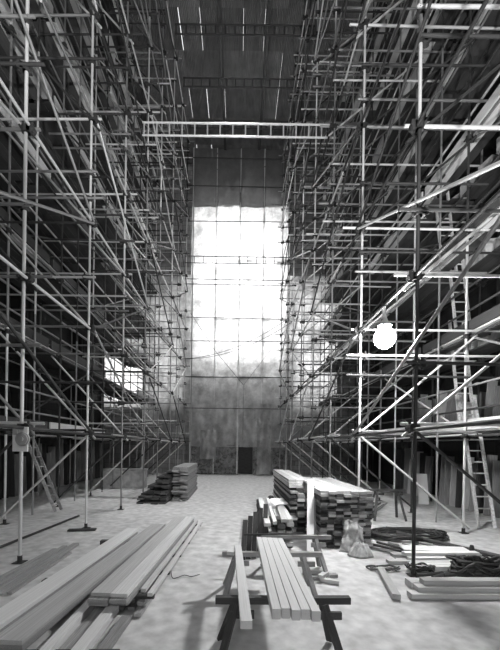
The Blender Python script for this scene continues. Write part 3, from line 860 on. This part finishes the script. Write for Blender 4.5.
# ------------------------------------------------------------------ floor clutter on the lamp side
tb('short_plank', (1.87, 4.02, 0), (2.06, 4.92, 0), .095, .06, 'wood', 'short thick plank lying alone pointing away from the viewer', 'plank')
for k in range(3):
    tb('long_timber', (2.05 + .1 * k, 4.08 + .05 * k, .062 * k), (4.6, 4.14 + .05 * k, .062 * k), .12, .06, 'wood', ['bottom', 'middle', 'top'][k] + ' timber of the stack lying crosswise nearest the bottom corner', 'timber', 'crosswise stack nearest the corner')
tb('long_timber', (2.2, 4.42, 0), (4.6, 4.48, 0), .16, .08, 'wood_light', 'pale timber lying just behind the crosswise corner stack', 'timber')
for k in range(5):
    tb('crosswise_timber', (2.32 + .07 * k + (k % 2) * .1, 5.3 + .08 * (k % 3), .05 * (k // 2)), (3.7 + .1 * (k % 3), 5.36 + .09 * (k % 3), .05 * (k // 2)), .11, .048, 'wood_light' if k > 2 else 'wood', 'pale timber in the crosswise bundle behind the near pole base, %s laid from the bottom' % ORD[k], 'timber', 'crosswise bundle behind the pole base')
for k in range(3):
    tb('crosswise_timber', (2.5 + .05 * k, 4.98 + .1 * k, 0), (3.55 - .1 * k, 5.03 + .1 * k, 0), .09, .07, 'wood_light' if k == 0 else 'wood', 'timber lying crosswise in front of the crosswise bundle, %s away from the viewer' % ORD[k], 'timber', 'timbers in front of the cable heap')
tb('white_board', (2.75, 5.75, .1), (3.75, 5.6, .12), .3, .02, 'wood_light', 'thin white board resting on the crosswise bundle', 'board')
for k in range(9):
    a = r3.uniform(-.5, .1); x = 2.45 + k * .2
    o = tube('short_tube', (x, 4.75 + r3.uniform(-.1, .1), .026), (x + .35 + r3.uniform(-.1, .1), 4.25 + r3.uniform(-.0, .3) + .35, .026 + .0), 'tube_dark'); tag(o, 'short dark tube among the crosswise timbers, %s from the lone short plank' % ORD[k], 'tube', 'short tubes among the cables')
for k in range(9):
    x = 2.2 + k * .2
    o = tube('short_tube', (x, 6.3 + r3.uniform(-.1, .1), .026), (x + .5, 5.7 + r3.uniform(-.1, .1), .026), 'tube_dark' if k % 3 else 'tube'); tag(o, 'short tube in the spread beyond the crosswise bundle, %s from the sack' % ORD[k], 'tube', 'short tubes beyond the crosswise bundle')


def coil(cx, cy, rx, ry, turns, r, m, label, cat='cable', h=.12, seed=1):
    q = random.Random(seed); pts = []
    n = turns * 14
    for i in range(n):
        a = 2 * math.pi * i / 14; k = .55 + .45 * q.random() if i % 3 == 0 else .8 + .1 * math.sin(i * .37)
        pts.append((cx + rx * k * math.cos(a) + q.uniform(-.04, .04), cy + ry * k * math.sin(a) + q.uniform(-.04, .04), r + .0 + h * q.random()))
    o = curve('cable_coil', pts, r, m); tag(o, label, cat); return o


coil(3.35, 6.85, .85, .45, 13, .018, 'rubber', 'wide flat coil of dark cable on the floor below the braces', h=.1, seed=3)
coil(3.55, 4.85, .55, .22, 14, .02, 'rubber', 'tangled heap of dark cable near the frame edge behind the corner stack', h=.2, seed=4)
coil(2.15, 5.02, .26, .12, 4, .008, 'rope', 'thin loose loop of wire beside the short plank', 'wire', h=.03, seed=5)
coil(2.65, 4.98, .2, .1, 6, .012, 'rubber', 'small dark cable bunch at the foot of the near lamp-side pole', h=.08, seed=6)
o = tube('floor_tube', (3.2, 6.9, .07), (4.35, 5.35, .05), 'tube_dark', None, .04); tag(o, 'thick dark pipe lying diagonally past the flat cable coil', 'pipe')
o = empty('small_cone', (3.92, 5.75, 0)); tag(o, 'small dark cone-shaped can standing beside the crosswise bundle', 'can')
bm = bmesh.new(); bmesh.ops.create_cone(bm, cap_ends=True, segments=14, radius1=.07, radius2=.025, depth=.16, matrix=Matrix.Translation((0, 0, .09))); link('body', done(bm, 'body'), 'rubber', o)
bm = bmesh.new(); tube_bm(bm, (0, 0, 0), (0, 0, .012), .09, 14); link('foot', done(bm, 'foot'), 'rubber', o)
o = curve('floor_wire', [(-.95, 5.0, .008), (-.86, 4.6, .01), (-.8, 4.55, .01), (-.7, 4.66, .01), (-.6, 4.62, .008), (-.5, 4.7, .008)], .006, 'rubber'); tag(o, 'bit of bent wire on the open floor beside the raised stack', 'wire')

# leaning things under the lit scaffold
tb('leaning_sheet', (5.95, 11.0, 0), (6.05, 11.35, .95), .3, .02, 'white', 'white sheet board leaning under the scaffold beyond the flat cable coil', 'board', roll=0)
h = empty('hoarding', (0, 0, 0)); tag(h, 'row of upright rough boards at ground level behind the bottom ladder', 'hoarding')
for i in range(26):
    y = 7.2 + i * .3
    if 11.5 < y < 12.2: continue
    o = board('board', (6.78, y, 0), (6.84 + rnd.uniform(-.05, .05), y, 1.75 + rnd.uniform(-.45, .15)), .27, .025, rnd.choice(('wood_old', 'wood', 'wood_dark')), h)
    o.rotation_mode = 'QUATERNION'
h = empty('hoarding', (0, 0, 0)); tag(h, 'row of upright pale boards on the lowest deck behind the ladders', 'hoarding')
for i in range(22):
    y = 6.6 + i * .3
    board('board', (6.72, y, LR[0] + .14), (6.78 + rnd.uniform(-.03, .1), y, LR[0] + .14 + 1.3 + rnd.uniform(-.4, .3)), .26, .025, rnd.choice(('wood_old', 'wood', 'wood')), h)
h = empty('hoarding', (0, 0, 0)); tag(h, 'row of dark upright boards behind the scaffold with the fixture board', 'hoarding')
for i in range(40):
    y = 6.6 + i * .32
    board('board', (-7.5, y, 0), (-7.55, y, 1.8 + rnd.uniform(-.5, .3)), .28, .025, rnd.choice(('wood_old', 'wood_dark', 'wood_dark')), h)
# stone pieces waiting on the decks
r5 = random.Random(21)


def block(x, y, z, a, b, c, label, group):
    bm = bmesh.new(); bmesh.ops.create_cube(bm, size=1)
    bmesh.ops.bevel(bm, geom=bm.edges[:], offset=.06, segments=1, affect='EDGES')
    for v in bm.verts:
        v.co += Vector([.05 * noise.noise(v.co * 3 + Vector((x * 7, y, z)))] * 3); v.co = Vector((v.co.x * a, v.co.y * b, v.co.z * c))
    o = link('stone_block', done(bm, 'stone_block'), 'rubble'); o.location = (x, y, z + c / 2); o.rotation_euler[2] = r5.uniform(-.4, .4); tag(o, label, 'stone', group)


for li, nm in ((1, 'second'), (2, 'third'), (3, 'fourth')):
    for i in range(7):
        block(6.08 + r5.uniform(-.08, .08), 7.2 + i * .62 + r5.uniform(-.1, .1), LR[li] + .145, .34, .4, r5.uniform(.2, .42), 'rough stone block on the %s deck of the lit scaffold, %s going away' % (nm, ORD[i]), 'stone blocks on the %s lit deck' % nm)
# darker site gear under the scaffold behind the broad stack
trestle(3.3, 4.2, 8.6, .75, 'wood_dark', 'dark sawhorse under the scaffold between the broad stack and the leaning white board')
for k in range(6):
    o = tube('gear_tube', (3.1 + .12 * k, 9.2, .04 + .05 * (k % 2)), (4.1 + .1 * k, 10.6, .04 + .05 * (k % 2)), r5.choice(('tube_dark', 'tube'))); tag(o, 'loose tube on the ground behind the dark sawhorse, %s across' % ORD[k], 'tube', 'tubes behind the dark sawhorse')
